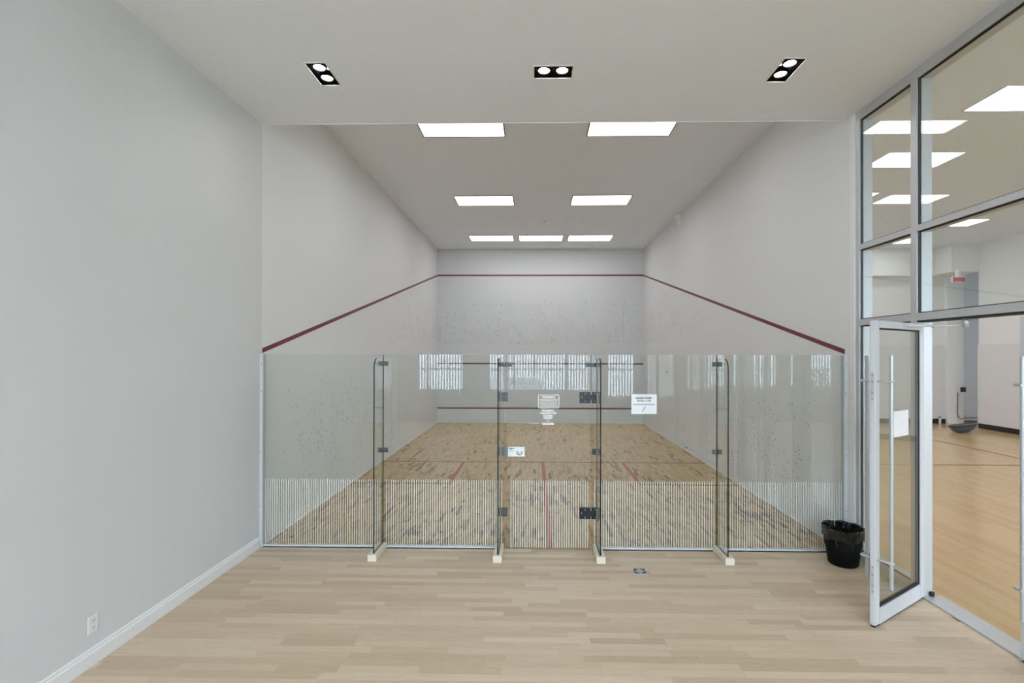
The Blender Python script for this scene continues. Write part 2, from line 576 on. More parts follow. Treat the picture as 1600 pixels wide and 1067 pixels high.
# --- floors
def strip_floor(name, x0, x1, y0, y1, along, pitch, lens, mat, parent, seed, z0=-0.012, z1=0.0, darkp=0.1):
    r = random.Random(seed)
    mb = MB()
    tones = []
    a0, a1, b0, b1 = (x0, x1, y0, y1) if along == 'y' else (y0, y1, x0, x1)
    a = a0
    while a < a1 - 1e-4:
        ae = min(a + pitch, a1)
        b = b0 - r.uniform(0, lens[1])
        while b < b1:
            be = b + r.uniform(*lens)
            cl = 1.0 + 0.9 * math.sin(a * 2.3 + 1.1) * math.sin(b * 1.1 + a * 0.7) + 0.6 * math.sin(a * 5.1 + b * 2.7)
            dk = r.random() < darkp * max(cl, 0.15)
            if dk:
                be = b + r.choice([0.07, 0.1, 0.14, 0.2, 0.3, 0.42])
            s0, s1 = max(b, b0), min(be, b1)
            if s1 - s0 > 0.01:
                t = 0.02 + 0.2 * r.random() if dk else r.uniform(0.25, 1.0)
                dz = r.uniform(-0.0006, 0.0)
                q = (a + 0.0006, ae - 0.0006, s0 + 0.0012, s1 - 0.0012)
                if along == 'y':
                    mb.box(q[0], q[1], q[2], q[3], z0, z1 + dz)
                else:
                    mb.box(q[2], q[3], q[0], q[1], z0, z1 + dz)
                tones += [t] * 6
            b = be
        a = ae
    o = mb.build(name, mat, parent, kind='stuff', fix=False)
    at = o.data.attributes.new('tone', 'FLOAT', 'FACE')
    at.data.foreach_set('value', tones)
    return o


fl = struct('floor', -7.2, SX + 0.04, BY, D, -0.10, -0.012, 'subfloor')
PITCH = 0.072
unit = MB().box(-0.5, 0.5, -0.5, 0.5, -0.012, 0.0).build('plank', 'plank', origin=(0, 0, 0))
unit_mesh = unit.data
bpy.data.objects.remove(unit)
rp = random.Random(21)
fo = Vector(fl.location)
y = D - 0.004
rest = []
n_pl = 0
while y > 0.9:
    y0 = y - PITCH
    x = XL - rp.uniform(0.0, 0.8)
    while x < SX + 0.04:
        L = rp.choice([0.42, 0.55, 0.68, 0.8, 0.95, 1.1])
        a, b = max(x, XL), min(x + L, SX + 0.035)
        if b - a > 0.02:
            if y > 2.95 and n_pl < 300:
                o = bpy.data.objects.new('plank', unit_mesh)
                COL.objects.link(o)
                o.parent = fl
                o.location = Vector(((a + b) / 2, (y0 + y) / 2, rp.uniform(-0.0004, 0))) - fo
                o.scale = (b - a - 0.001, PITCH - 0.0008, 1)
                n_pl += 1
            else:
                rest.append((a + 0.0005, b - 0.0005, y0 + 0.0004, y - 0.0004))
        x += L
    y = y0
mb = MB()
for a, b, c, d in rest:
    mb.box(a, b, c, d, -0.012, 0.0)
# the floor further behind the camera, in wide rows
yy = y
while yy > BY:
    mb.box(-7.2 if yy < 0 else XL, SX + 0.035, max(yy - PITCH * 3, BY), yy - 0.0008, -0.012, 0.0)
    yy -= PITCH * 3
mb.build('plank_field', 'plank', fl, kind='stuff', fix=False)

fc = struct('floor_court', XL, XR, D, FY, -0.10, -0.012, 'subfloor')
strip_floor('strip_boards', XL, XR, D, FY, 'y', 0.045, (0.12, 0.5), 'board', fc, 3, darkp=0.12)
HX = (XL + XR) / 2
SY = FY - 5.46      # short line
def cline(x0, x1, y0, y1, mat):
    box('court_line', x0, x1, y0, y1, 0.0, 0.0012, mat, fc)
cline(XL, XR, SY - 0.025, SY + 0.025, 'line_brown')
cline(HX - 0.03, HX + 0.03, D + 0.03, SY - 0.025, 'line_red')
for s in (-1, 1):
    ex = XL if s < 0 else XR
    ix = ex - s * 1.6
    cline(min(ix, ix - s * 0.06), max(ix, ix - s * 0.06), SY - 1.65, SY - 0.025, 'line_red')
    cline(min(ex, ix), max(ex, ix), SY - 1.65, SY - 1.60, 'line_brown')

GX0 = SX + 0.04
fg = struct('floor_gym', GX0, 14.7, BY, 16.2, -0.10, -0.012, 'subfloor')
strip_floor('strip_boards', GX0, 14.7, BY, 16.2, 'y', 0.075, (0.6, 2.2), 'gym_board', fg, 5, darkp=0.0)
box('court_line', 10.04, 10.09, 2.0, 15.4, 0.0, 0.0012, 'line_brown', fg)
box('court_line', 3.7, 10.04, 9.575, 9.625, 0.0, 0.0012, 'line_brown', fg)

# --- gym shell
struct('ceiling_gym', XR + 0.18, 14.7, BY, 16.2, CC, CC + 0.1, 'gym_ceiling')
struct('wall_gym_right', GXR, GXR + 1.6, BY, 14.5, 0, CC, 'gym_wall')
wgf = struct('wall_gym_front', XR + 0.18, 12.88, 15.45, 15.95, 0, CC, 'gym_wall')
struct('wall_gym_bulkhead', XR + 0.18, 12.29, 15.1, 15.45, 4.58, CC, 'gym_wall')
struct('wall_gym_soffit', 12.29, GXR, 14.5, 15.45, 4.60, CC, 'gym_wall')
struct('wall_gym_alcove', 12.88, 14.8, 15.95, 16.1, 0, CC, 'gym_dark')
struct('wall_gym_column', 12.88, 13.38, 15.36, 15.95, 0, CC, 'gym_wall')
struct('wall_gym_side', 14.7, 14.8, 14.5, 15.95, 0, CC, 'gym_dark')
struct('baseboard_gym_front', XR + 0.18, 12.88, 15.43, 15.45, 0, 0.14, 'black_base')
struct('baseboard_gym_right', GXR - 0.02, GXR, BY, 14.5, 0, 0.14, 'black_base')
wgr = bpy.data.objects['wall_gym_right']
for a, b in ((12.7, 14.5), (10.9, 12.7), (9.1, 10.9)):
    box('wall_pad', GXR - 0.035, GXR, a + 0.003, b - 0.003, 0.15, 2.45, 'gym_pad', wgr)
for a, b in ((11.7, 12.88), (10.5, 11.7), (9.3, 10.5)):
    box('wall_pad', a + 0.003, b - 0.003, 15.42, 15.45, 0.15, 2.45, 'gym_pad', wgf)

# --- storefront glazing between lobby and gym
X0, X1, XG = SX, SX + 0.135, SX + 0.024
struct('wall_header', XR + 0.02, XR + 0.18, BY, 5.24, CF + 0.02, 5.6, 'wall')
struct('trim_1', XR - 0.004, XR + 0.18, 5.173, 5.24, 0, CF, 'trim')
win = empty('window_1', (SX + 0.06, 2.5, 0), kind='structure')
mul = [(5.112, 5.173), (4.355, 4.425), (2.46, 2.53), (0.66, 0.73), (-1.14, -1.07), (-2.94, -2.87), (-4.9, -4.83)]
zr = [(4.588, 4.682), (3.23, 3.285), (2.44, 2.505)]
bays = []
for i, (a, b) in enumerate(mul):
    box('mullion', X0, X1, a, b, 0.0, CF, 'alu', win)
    if i:
        bays.append((b, mul[i - 1][0]))
for bi, (a, b) in enumerate(bays):
    lev = [4.588, 3.285, 3.23, 2.505, 2.44]
    for z0, z1 in zr:
        box('rail', X0 + 0.002, X1 - 0.002, a, b, z0, z1, 'alu', win)
    pan = [(3.285, 4.588), (2.505, 3.23)]
    if bi != 1:
        box('rail', X0 + 0.002, X1 - 0.002, a, b, 0.0, 0.10, 'alu', win)
        pan.append((0.10, 2.44))
    for z0, z1 in pan:
        g = MB()
        for gx in (XG - 0.010, XG + 0.006):
            g.box(gx, gx + 0.004, a, a + 0.008, z0, z1).box(gx, gx + 0.004, b - 0.010, b, z0, z1)
            g.box(gx, gx + 0.004, a + 0.008, b - 0.010, z0, z0 + 0.008).box(gx, gx + 0.004, a + 0.008, b - 0.010, z1 - 0.010, z1)
        g.build('gasket', 'gasket', win)
        box('pane', XG - 0.005, XG + 0.005, a, b, z0, z1, 'store_glass', win)
struct('threshold', SX + 0.035, SX + 0.215, 2.53, 4.355, 0.0, 0.012, 'alu').name = 'trim_2'

box('stop_shadow_strip', X0 + 0.004, X1 - 0.02, 2.53, 4.355, 2.424, 2.439, 'gasket', win)  # black strip standing in for the door stop's shadow under the transom
box('floor_pivot', X1 - 0.03, X1, 4.33, 4.354, 0.013, 0.05, 'gasket', win)
struct('trim_3', XL, XR, D - 0.003, D + 0.004, CF - 0.004, CF + 0.012, 'trim')
# --- baseboard of the lobby
bb = MB()
for x0, x1, y0, y1 in ((XL, XL + 0.016, 0.0, D - 0.055),):
    bb.prism([(x0, 0.0), (x1, 0.0), (x1, 0.088), (x0 + 0.010, 0.098), (x0 + 0.010, 0.112), (x0 + 0.004, 0.122), (x0, 0.122)], 'y', y0, y1)
bb.build('baseboard_left', 'trim', kind='structure')

# ================================================================== LIGHT FITTINGS
def troffer(cx, cyy, mat, lab, grp, w=1.2, d=0.6):
    t = empty('ceiling_light', (cx, cyy, CC - 0.02), label=lab, cat='light', group=grp)
    f = MB()
    x0, x1, y0, y1 = cx - w / 2, cx + w / 2, cyy - d / 2, cyy + d / 2
    e = 0.018
    f.box(x0 - e, x0, y0 - e, y1 + e, CC - 0.012, CC).box(x1, x1 + e, y0 - e, y1 + e, CC - 0.012, CC)
    f.box(x0, x1, y0 - e, y0, CC - 0.012, CC).box(x0, x1, y1, y1 + e, CC - 0.012, CC)
    f.build('frame', 'clamp_mid' if mat == 'court_light' else 'trim', t)
    MB().box(x0, x1, y0, y1, CC - 0.008, CC - 0.001).build('diffuser', mat, t)
    return t


for cx, cyy, lab in [(-1.055, 6.95, 'lit panel light on the court ceiling, left one nearest the glass wall'),
                     (1.39, 6.95, 'lit panel light on the court ceiling, right one nearest the glass wall'),
                     (-1.06, 10.31, 'lit panel light in the middle row of the court ceiling, left'),
                     (1.40, 10.30, 'lit panel light in the middle row of the court ceiling, right'),
                     (-1.205, 13.64, 'lit panel light in the far row of three, left end'),
                     (0.18, 13.64, 'lit panel light in the far row of three, middle one'),
                     (1.556, 13.64, 'lit panel light in the far row of three, right end')]:
    troffer(cx, cyy, 'court_light', lab, 'panel lights on the squash court ceiling')
gym_l = {(0, 0): 'lit gym ceiling panel light at the right edge, largest seen through the upper glass',
         (0, 1): 'lit gym ceiling panel light crossed by the upright mullion of the glazing',
         (1, 2): 'lit gym ceiling panel light cut by the sloping glazing rail at the right edge',
         (1, 3): 'small lit gym ceiling panel light under the glazing rail, right of the mullion',
         (1, 4): 'small lit gym ceiling panel light seen through the narrow sidelight glass'}
for (ci, ri), lab in gym_l.items():
    troffer((6.34, 10.34)[ci], 6.28 + 1.953 * ri, 'gym_light', lab, 'panel lights on the gym ceiling')
for ci, ri in [(0, 2), (0, 3), (0, 4), (1, 0), (1, 1), (0, -1), (0, -3), (1, -1), (1, -3)]:
    troffer((6.34, 10.34)[ci], 6.28 + 1.953 * ri, 'gym_light', 'lit gym ceiling panel light out of sight beyond the glazing', 'unseen panel lights on the gym ceiling')

spot_l = ['black twin downlight in the lobby ceiling at the left, set lengthwise',
          'black twin downlight in the lobby ceiling in the middle, set crosswise',
          'black twin downlight in the lobby ceiling at the right, set lengthwise']
for (x0, x1, y0, y1), lab in zip(spots, spot_l):
    t = empty('recessed_downlight', ((x0 + x1) / 2, (y0 + y1) / 2, CF), label=lab, cat='downlight', group='twin downlights in the lobby ceiling')
    e = 0.012
    f = MB()
    f.box(x0 - e, x0 + 0.002, y0 - e, y1 + e, CF - 0.004, CF).box(x1 - 0.002, x1 + e, y0 - e, y1 + e, CF - 0.004, CF)
    f.box(x0, x1, y0 - e, y0 + 0.002, CF - 0.004, CF).box(x0, x1, y1 - 0.002, y1 + e, CF - 0.004, CF)
    f.build('trim_frame', 'trim', t)
    h = MB()
    zt = CF + 0.07
    h.box(x0, x0 + 0.004, y0, y1, CF, zt).box(x1 - 0.004, x1, y0, y1, CF, zt)
    h.box(x0 + 0.004, x1 - 0.004, y0, y0 + 0.004, CF, zt).box(x0 + 0.004, x1 - 0.004, y1 - 0.004, y1, CF, zt)
    h.box(x0, x1, y0, y1, zt, zt + 0.004)
    h.build('housing', 'housing', t)
    mx, my = (x0 + x1) / 2, (y0 + y1) / 2
    ln = x1 - x0 > y1 - y0
    for s in (-1, 1):
        px, py = (mx + s * 0.082, my) if ln else (mx, my + s * 0.082)
        MB().lathe([(0.062, 0.06), (0.062, 0.018), (0.056, 0.010), (0.052, 0.010)], (px, py, CF)).build('lamp_ring', 'housing', t)
        MB().lathe([(0.0001, 0.012), (0.03, 0.014), (0.05, 0.020), (0.052, 0.06)], (px, py, CF)).build('lamp', 'spot', t)

# ================================================================== GLASS BACK WALL OF THE COURT
T = 0.012
YF, YB = D - T / 2, D + T / 2
ZT = 2.13


def sheet(name, x0, x1, z0, z1, parent):
    mb = MB()
    mb.prism([(x0, z0), (x1, z0), (x1, z1), (x0, z1)], 'y', YF, YB, 1, 0)
    return mb.build(name, ['glass', 'glass_edge'], parent)


def stripes(x0, x1, parent, z0=0.032):
    mb = MB()
    p = 0.0254
    x = math.ceil(x0 / p) * p
    while x < x1 - 0.006:
        mb.box(x, x + 0.0050, YF - 0.0008, YF - 0.0003, z0, 0.752)
        x += p
    return mb.build('frosted_stripes', 'frost', parent, kind='stuff', fix=False)


panels = [(-2.999, -1.667, 'clear glass court wall panel next to the plain left wall'),
          (-1.661, -0.331, 'clear glass court wall panel just left of the glass door'),
          (0.637, 1.987, 'clear glass court wall panel carrying the squash notice'),
          (1.993, 3.352, 'clear glass court wall panel behind the waste bin')]
for i, (a, b, lab) in enumerate(panels):
    t = empty('glass_partition', ((a + b) / 2, D, 0), label=lab, cat='glass wall', group='fixed glass panels of the court back wall')
    sheet('pane', a, b, 0.012, ZT, t)
    stripes(a + 0.02, b - 0.004, t)
    ch = MB()
    a1 = a if i != 0 else a
    ch.box(a1, b, YF - 0.012, YF - 0.001, 0.0, 0.028).box(a1, b, YB + 0.001, YB + 0.012, 0.0, 0.028).box(a1, b, YF - 0.012, YB + 0.012, 0.0, 0.010)
    ch.build('floor_channel', 'alu_white', t)
    if i in (0, 3):
        x0, x1 = (XL + 0.001, a + 0.006) if i == 0 else (b - 0.006, XR - 0.001)
        c = MB()
        c.box(x0, x1, YF - 0.028, YF - 0.001, 0.0, ZT).box(x0, x1, YB + 0.001, YB + 0.028, 0.0, ZT)
        q = (x0, x0 + 0.012) if i == 0 else (x1 - 0.012, x1)
        c.box(q[0], q[1], YF - 0.001, YB + 0.001, 0.0, ZT)
        ob = c.build('wall_channel', 'alu_white', t)
        for z in (0.45, 1.05, 1.72, 2.02):
            xs = (x0 + x1) / 2
            box('screw', xs - 0.004, xs + 0.004, YF - 0.030, YF - 0.028, z - 0.004, z + 0.004, 'dark', t)

# fins
fins = [(-1.664, 'upright glass fin nearest the left wall'), (-0.373, 'upright glass fin on the lock side of the glass door'),
        (0.686, 'upright glass fin on the hinge side of the glass door'), (1.990, 'upright glass fin nearest the waste bin')]
FYF = 5.012
for i, (x, lab) in enumerate(fins):
    t = empty('glass_fin', (x, 5.15, 0), label=lab + ', on a cream block', cat='glass fin', group='glass fins bracing the court wall')
    yb, zt, r = YF - 0.0015, 2.092, 0.10
    poly = [(yb, 0.03), (yb, zt)]
    for k in range(9):
        a = math.pi / 2 + k / 8 * math.pi / 2
        poly.append((FYF + r + r * math.cos(a), zt - r + r * math.sin(a)))
    poly.append((FYF, 0.03))
    MB().prism(poly, 'x', x - 0.006, x + 0.006, 1, 0).build('pane', ['glass', 'glass_edge'], t)
    bl = MB()
    bl.cbox(x - 0.046, x - 0.011, 4.998, D - 0.022, 0.0, 0.068, 0.003)
    bl.cbox(x + 0.011, x + 0.046, 4.998, D - 0.022, 0.0, 0.068, 0.003)
    bl.cbox(x - 0.046, x + 0.046, 4.958, 4.999, 0.0, 0.068, 0.003)
    bl.box(x - 0.012, x + 0.012, 4.99, D - 0.022, 0.0, 0.03)
    bl.build('base_block', 'block', t)
    if i in (0, 3):
        for zc in (2.029, 1.076):
            for s in (-1, 1):
                c0, c1 = (x + 0.003, x + 0.054) if s > 0 else (x - 0.054, x - 0.003)
                k = MB().cbox(c0, c1, YF - 0.013, YF - 0.001, zc - 0.025, zc + 0.025, 0.002).build('clamp', 'clamp', t)
                MB().lathe([(0.0001, 0.0), (0.009, 0.0), (0.009, 0.004), (0.0001, 0.004)], n=10).build('bolt', 'hinge', k, origin=((c0 + c1) / 2 - t.location.x, YF - 0.014 - t.location.y, zc)).rotation_euler = (math.pi / 2, 0, 0)

# glass door
dx0, dx1 = -0.301, 0.621
door = empty('glass_door', ((dx0 + dx1) / 2, D, 0), label='frameless clear glass court door with white lettering and black hinges', cat='door')
sheet('pane', dx0, dx1, 0.012, ZT - 0.002, door)
stripes(dx0 + 0.03, dx1 - 0.012, door, 0.014)


def plate(name, x0, x1, z0, z1, mat, bolts=(), th=0.014, par=None, boltmat='bolt', br=0.005):
    k = MB().cbox(x0, x1, YF - th, YF - 0.001, z0, z1, 0.003).build(name, mat, par or door)
    for bx, bz in bolts:
        m2 = MB()
        m2.lathe([(0.0001, 0.003), (br, 0.003), (br, 0.0)], n=8)
        vs = [(bx + a, YF - th - c, bz + b) for a, b, c in m2.v]
        m2.v = vs
        m2.build('bolt', boltmat, k)
    return k


for z0, z1 in ((1.603, 1.725), (0.342, 0.464)):
    zm = (z0 + z1) / 2
    plate('hinge', 0.495, 0.679, z0, z1, 'hinge', [(0.519, zm + 0.004), (0.556, z1 - 0.02), (0.556, z0 + 0.02), (0.664, z1 - 0.02), (0.664, z0 + 0.02)], 0.03)
    k = MB()
    k.box(0.670, 0.679, YF - 0.11, YF - 0.031, z0 + 0.004, z1 - 0.004)
    k.build('hinge_bracket', 'clamp_mid', door)
    for zz in (z1 - 0.014, z0 + 0.014):
        box('hinge_pin', 0.618, 0.622, YF - 0.0325, YF - 0.03, zz - 0.016, zz + 0.016, 'bolt', door)
plate('top_patch', -0.366, -0.238, 1.997, 2.046, 'clamp', [(-0.345, 2.021), (-0.262, 2.021)], 0.016, boltmat='hinge', br=0.007)
plate('top_patch', 0.562, 0.678, 1.995, 2.044, 'clamp', [(0.588, 2.02), (0.652, 2.02)], 0.016, boltmat='hinge', br=0.007)
box('patch_bracket', 0.668, 0.679, YF - 0.10, YF - 0.017, 1.998, 2.041, 'clamp_mid', door)
plate('strike_plate', -0.362, -0.288, 1.617, 1.716, 'clamp', [(-0.325, 1.700), (-0.325, 1.633)], 0.014, boltmat='hinge')
plate('strike_plate', -0.362, -0.287, 0.360, 0.454, 'clamp', [(-0.325, 0.444), (-0.325, 0.370)], 0.014, boltmat='hinge')
lk = plate('lock_case', -0.360, -0.290, 1.023, 1.121, 'clamp_mid', [(-0.335, 1.108), (-0.335, 1.036)], 0.02, boltmat='hinge')
box('lock_groove', -0.352, -0.347, YF - 0.0212, YF - 0.0195, 1.03, 1.114, 'hinge', lk)
box('lock_groove', -0.338, -0.324, YF - 0.0212, YF - 0.0195, 1.04, 1.10, 'clamp', lk)
plate('stop_bracket', 0.632, 0.678, 1.039, 1.102, 'clamp', [(0.655, 1.07)], 0.014, boltmat='hinge')
box('stop_bracket', 0.668, 0.679, YF - 0.09, YF - 0.015, 1.045, 1.096, 'clamp_mid', door)


def dashes(x0, x1, z, h, y, rr, dens=0.8):
    """a line of print too small to read: short bars of word length"""
    mb = MB()
    x = x0
    while x < x1:
        w = rr.uniform(0.35, 1.0) * (x1 - x0) / 7
        if x + w > x1:
            w = x1 - x
        if w > 0.003:
            mb.box(x, x + w, y, y + 0.0005, z - h / 2, z + h / 2)
        x += w + (x1 - x0) * 0.022
    return mb


yd = YF - 0.001
# warning decal
rr = random.Random(4)
dec = MB()
def ring(mb, x0, x1, z0, z1, r, w, y):
    def outline(x0, x1, z0, z1, r):
        pts = []
        for (cx, cz, a0) in ((x1 - r, z1 - r, 0), (x0 + r, z1 - r, 90), (x0 + r, z0 + r, 180), (x1 - r, z0 + r, 270)):
            for k in range(5):
                a = R(a0 + k * 22.5)
                pts.append((cx + r * math.cos(a), cz + r * math.sin(a)))
        return pts
    o1 = outline(x0, x1, z0, z1, r)
    o2 = outline(x0 + w, x1 - w, z0 + w, z1 - w, max(r - w, 0.001))
    n = len(o1)
    vs = [(x, y, z) for x, z in o1 + o2]
    mb.add(vs, [(i, (i + 1) % n, n + (i + 1) % n, n + i) for i in range(n)])
ring(dec, 0.043, 0.274, 1.542, 1.692, 0.012, 0.0065, yd)
dec.box(0.05, 0.267, yd, yd + 0.0004, 1.6385, 1.6435)
db = dec.build('warning_decal', 'vinyl', door, fix=False, label='white outlined warning decal')
text_mb('WARNING', 0.034, 0.158, 1.6535, yd, bold=0.0016, width=0.15).build('lettering', 'vinyl', db, fix=False)
merge(*[dashes(0.062, 0.255, z, 0.0075, yd, rr) for z in (1.629, 1.612, 1.595, 1.579, 1.563)]).build('small_print', 'vinyl', db, fix=False)
cap = [('MAXIMUM', 1.507, 0.128), ('CAPACITY FOR', 1.479, 0.186), ('SQUASH', 1.452, 0.105), ('COURT', 1.425, 0.098), ('2', 1.392, None), ('PERSONS', 1.362, 0.132)]
cm = [text_mb(s, 0.0285, 0.152, z, yd, bold=0.0018, width=w) for s, z, w in cap]
merge(*cm).build('capacity_lettering', 'vinyl', door, fix=False, label='white capacity lettering')

# notices
pn = empty('paper_notice', (1.2, YF, 1.484), label='white landscape paper notice with a racket drawing on the glass', cat='notice')
MB().box(1.062, 1.338, YF - 0.0012, YF - 0.0004, 1.486, 1.700).build('sheet', 'paper', pn)
yp = YF - 0.0022
text_mb('SQUASH COURT', 0.026, 1.196, 1.650, yp, bold=0.0012, width=0.174).build('lettering', 'ink', pn, fix=False)
text_mb('8:00 AM to 11 PM', 0.019, 1.196, 1.622, yp, bold=0.0006, width=0.148).build('lettering', 'ink', pn, fix=False)
dashes(1.083, 1.318, 1.5885, 0.0065, yp, random.Random(9)).build('small_print', 'ink', pn, fix=False)
rk = MB()
ccx, ccz = 1.203, 1.549
pts = [(ccx + 0.0115 * math.cos(a) * 0.9 + 0.006 * math.sin(a), yp, ccz + 0.017 * math.sin(a)) for a in [2 * math.pi * k / 18 for k in range(19)]]
rk.tube(pts, 0.0016, 6)
rk.tube([(ccx - 0.008, yp, ccz - 0.014), (ccx - 0.016, yp, ccz - 0.026), (ccx - 0.026, yp, ccz - 0.042)], 0.0024, 6)
rk.build('racket_drawing', 'ink', pn)

st = empty('door_sticker', (-0.195, YF, 1.013), label='small white sticker with a dark ring emblem beside the door lock', cat='sticker')
MB().box(-0.286, -0.103, YF - 0.0014, YF - 0.0004, 1.013, 1.119).build('sheet', 'paper', st)
ys = YF - 0.0024
text_mb('Pull', 0.026, -0.257, 1.090, ys, bold=0.001, width=0.036).build('lettering', 'ink', st, fix=False)
box('lettering', -0.236, -0.214, ys, ys + 0.0005, 1.098, 1.104, 'ink', st)
merge(dashes(-0.279, -0.222, 1.079, 0.004, ys, rr), dashes(-0.279, -0.222, 1.065, 0.003, ys, rr)).build('small_print', 'ink_grey', st, fix=False)
em = MB()
ex, ez = -0.161, 1.056
for r0, r1, a0, a1 in ((0.023, 0.031, 150, 385), (0.009, 0.013, 200, 300)):
    vs, fs = [], []
    for k in range(25):
        a = R(a0 + (a1 - a0) * k / 24)
        for r_ in (r0, r1):
            vs.append((ex + r_ * math.cos(a), ys, ez + r_ * math.sin(a)))
    em.add(vs, [(2 * k, 2 * k + 1, 2 * k + 3, 2 * k + 2) for k in range(24)])
em.box(ex - 0.012, ex - 0.006, ys, ys + 0.0004, ez - 0.006, ez + 0.012)
em.box(ex + 0.008, ex + 0.016, ys, ys + 0.0004, ez - 0.002, ez + 0.008)
em.build('emblem', 'ink', st, fix=False)

# ================================================================== STOREFRONT DOORS
def pull_handle(par, lx, side, z0, z1, zs, base=0.0, off=0.062, sx=0.875, mat='steel'):
    yy = base + side * off
    h = MB()
    h.tube([(lx, yy, z0), (lx, yy, z1)], 0.0135, 14)
    hb = h.build('pull_handle', mat, par)
    for z in zs:
        s = MB()
        yo = yy + side * 0.012
        s.tube([(sx, base, z), (sx, yo - side * 0.012, z), (sx - 0.008, yo, z), (lx - 0.008, yo, z)], 0.0095, 10)
        s.build('standoff', mat, hb)


def leaf(name, loc, rz, W, H, fx, foff, bx, boff):
    d = empty(name, loc, rz, kind='structure')
    d['_local'] = 1
    th = 0.042
    y0, y1 = (-th, 0.0)
    sl, sh, tr, br = 0.072, 0.078, 0.056, 0.125
    MB().cbox(W - sl, W, y0, y1, 0.0, H, 0.006).build('stile', 'alu_white', d)
    MB().cbox(0.0, sh, y0, y1, 0.0, H, 0.003).build('stile', 'alu_white', d)
    box('rail', sh, W - sl, y0, y1, H - tr, H, 'alu_white', d)
    box('rail', sh, W - sl, y0, y1, 0.0, br, 'alu_white', d)
    g = MB()
    for ya, yb in ((-0.014, -0.008), (-0.034, -0.028)):
        g.box(sh, sh + 0.012, ya, yb, br, H - tr).box(W - sl - 0.004, W - sl, ya, yb, br, H - tr)
        g.box(sh, W - sl, ya, yb, br, br + 0.014).box(sh, W - sl, ya, yb, H - tr - 0.012, H - tr)
    g.build('gasket', 'gasket', d)
    box('pane', sh - 0.006, W - sl + 0.006, -0.026, -0.016, br - 0.004, H - tr + 0.004, 'store_glass', d)
    box('bottom_seal', 0.004, W - 0.004, y0 + 0.006, y1 - 0.006, -0.012, 0.0, 'gasket', d)
    pull_handle(d, fx, 1, 0.31, 2.115, (0.515, 1.915), 0.0, foff, W - 0.035)
    pull_handle(d, bx, -1, 0.31, 2.115, (0.515, 1.915), -th, boff, W - 0.035)
    return d


door1 = leaf('door_1', (3.432, 4.332, 0.014), math.atan2(-0.541, -0.841), 0.91, 2.392, 0.862, 0.088, 0.80, 0.065)
# locks on the closing edge of the open leaf
for zc in (1.872, 0.36):
    lp = MB().cbox(0.9095, 0.9115, -0.032, -0.010, zc - 0.11, zc + 0.11, 0.0005).build('lock_plate', 'alu', door1)
    for dz in (-0.045, 0.04):
        m2 = MB()
        m2.lathe([(0.011, 0.0), (0.011, 0.004), (0.006, 0.004), (0.006, 0.001), (0.0001, 0.001)], n=14)
        m2.v = [(0.9115 + c, -0.021 + a, zc + dz + b) for a, b, c in m2.v]
        m2.build('lock_cylinder', 'steel', lp)
        box('keyhole', 0.9125, 0.9135, -0.0225, -0.0195, zc + dz - 0.005, zc + dz + 0.005, 'dark', lp)
    for dz in (-0.095, 0.095):
        box('screw', 0.9115, 0.913, -0.024, -0.018, zc + dz - 0.004, zc + dz + 0.004, 'dark', lp)
# closer: slide arm from transom to leaf
th_ = math.atan2(-0.541, -0.841)
def to_local(p):
    dx, dy = p[0] - 3.432, p[1] - 4.332
    c, s = math.cos(-th_), math.sin(-th_)
    return (dx * c - dy * s, dx * s + dy * c, p[2] - 0.014)
ca = MB()
A, B, Cc = to_local((3.43, 3.92, 2.372)), to_local((3.35, 4.13, 2.378)), (0.37, 0.014, 2.366)
ca.tube([A, B, Cc], 0.009, 8)
arm = ca.build('closer_arm', 'alu_white', door1)
MB().lathe([(0.0001, 0.064), (0.022, 0.064), (0.022, -0.014), (0.0001, -0.014)], A, 12).build('arm_bracket', 'steel', arm)
MB().lathe([(0.0001, 0.012), (0.012, 0.012), (0.012, -0.012), (0.0001, -0.012)], B, 12).build('arm_pivot', 'steel', arm)
MB().cbox(0.30, 0.42, -0.002, 0.014, 2.356, 2.376, 0.003).build('arm_shoe', 'alu_white', door1)
# notice on the open leaf
MBn = MB()
nseg = 6
vs, fs = [], []
for i in range(nseg + 1):
    u = 0.287 + (0.566 - 0.287) * i / nseg
    bow = 0.006 * math.sin(math.pi * i / nseg)
    vs += [(u, -0.012 + bow, 1.443), (u, -0.012 + bow, 1.657), (u, -0.0128 + bow, 1.443), (u, -0.0128 + bow, 1.657)]
for i in range(nseg):
    a = 4 * i
    fs += [(a, a + 4, a + 5, a + 1), (a + 2, a + 3, a + 7, a + 6), (a + 1, a + 5, a + 7, a + 3), (a, a + 2, a + 6, a + 4)]
fs += [(0, 1, 3, 2), (4 * nseg, 4 * nseg + 2, 4 * nseg + 3, 4 * nseg + 1)]
MBn.add(vs, fs)
dn = empty('door_notice', door1.location, th_, label='blank white paper sheet on the glass of the open door', cat='notice')
dn['_local'] = 1
MBn.build('sheet', 'paper', dn)
box('print_mark', 0.412, 0.424, -0.0055, -0.0050, 1.555, 1.562, 'ink_grey', dn)
box('print_mark', 0.412, 0.424, -0.0055, -0.0050, 1.540, 1.546, 'ink_grey', dn)
for e in (door1, dn):
    del e['_local']

# closed leaf at the right edge (hinged at the far end of the opening)
door2 = leaf('door_2', (SX + 0.012, 2.545, 0.014), math.pi / 2, 0.915, 2.392, 0.83, 0.062, 0.83, 0.062)
# mirror so that its room face is the -x side: leaf y axis points to -x already
del door2['_local']
box('flush_bolt', SX - 0.004, SX + 0.012, 3.44, 3.46, 0.012, 0.03, 'steel', None, label='small floor bolt at the foot of the closed door leaf', cat='bolt')

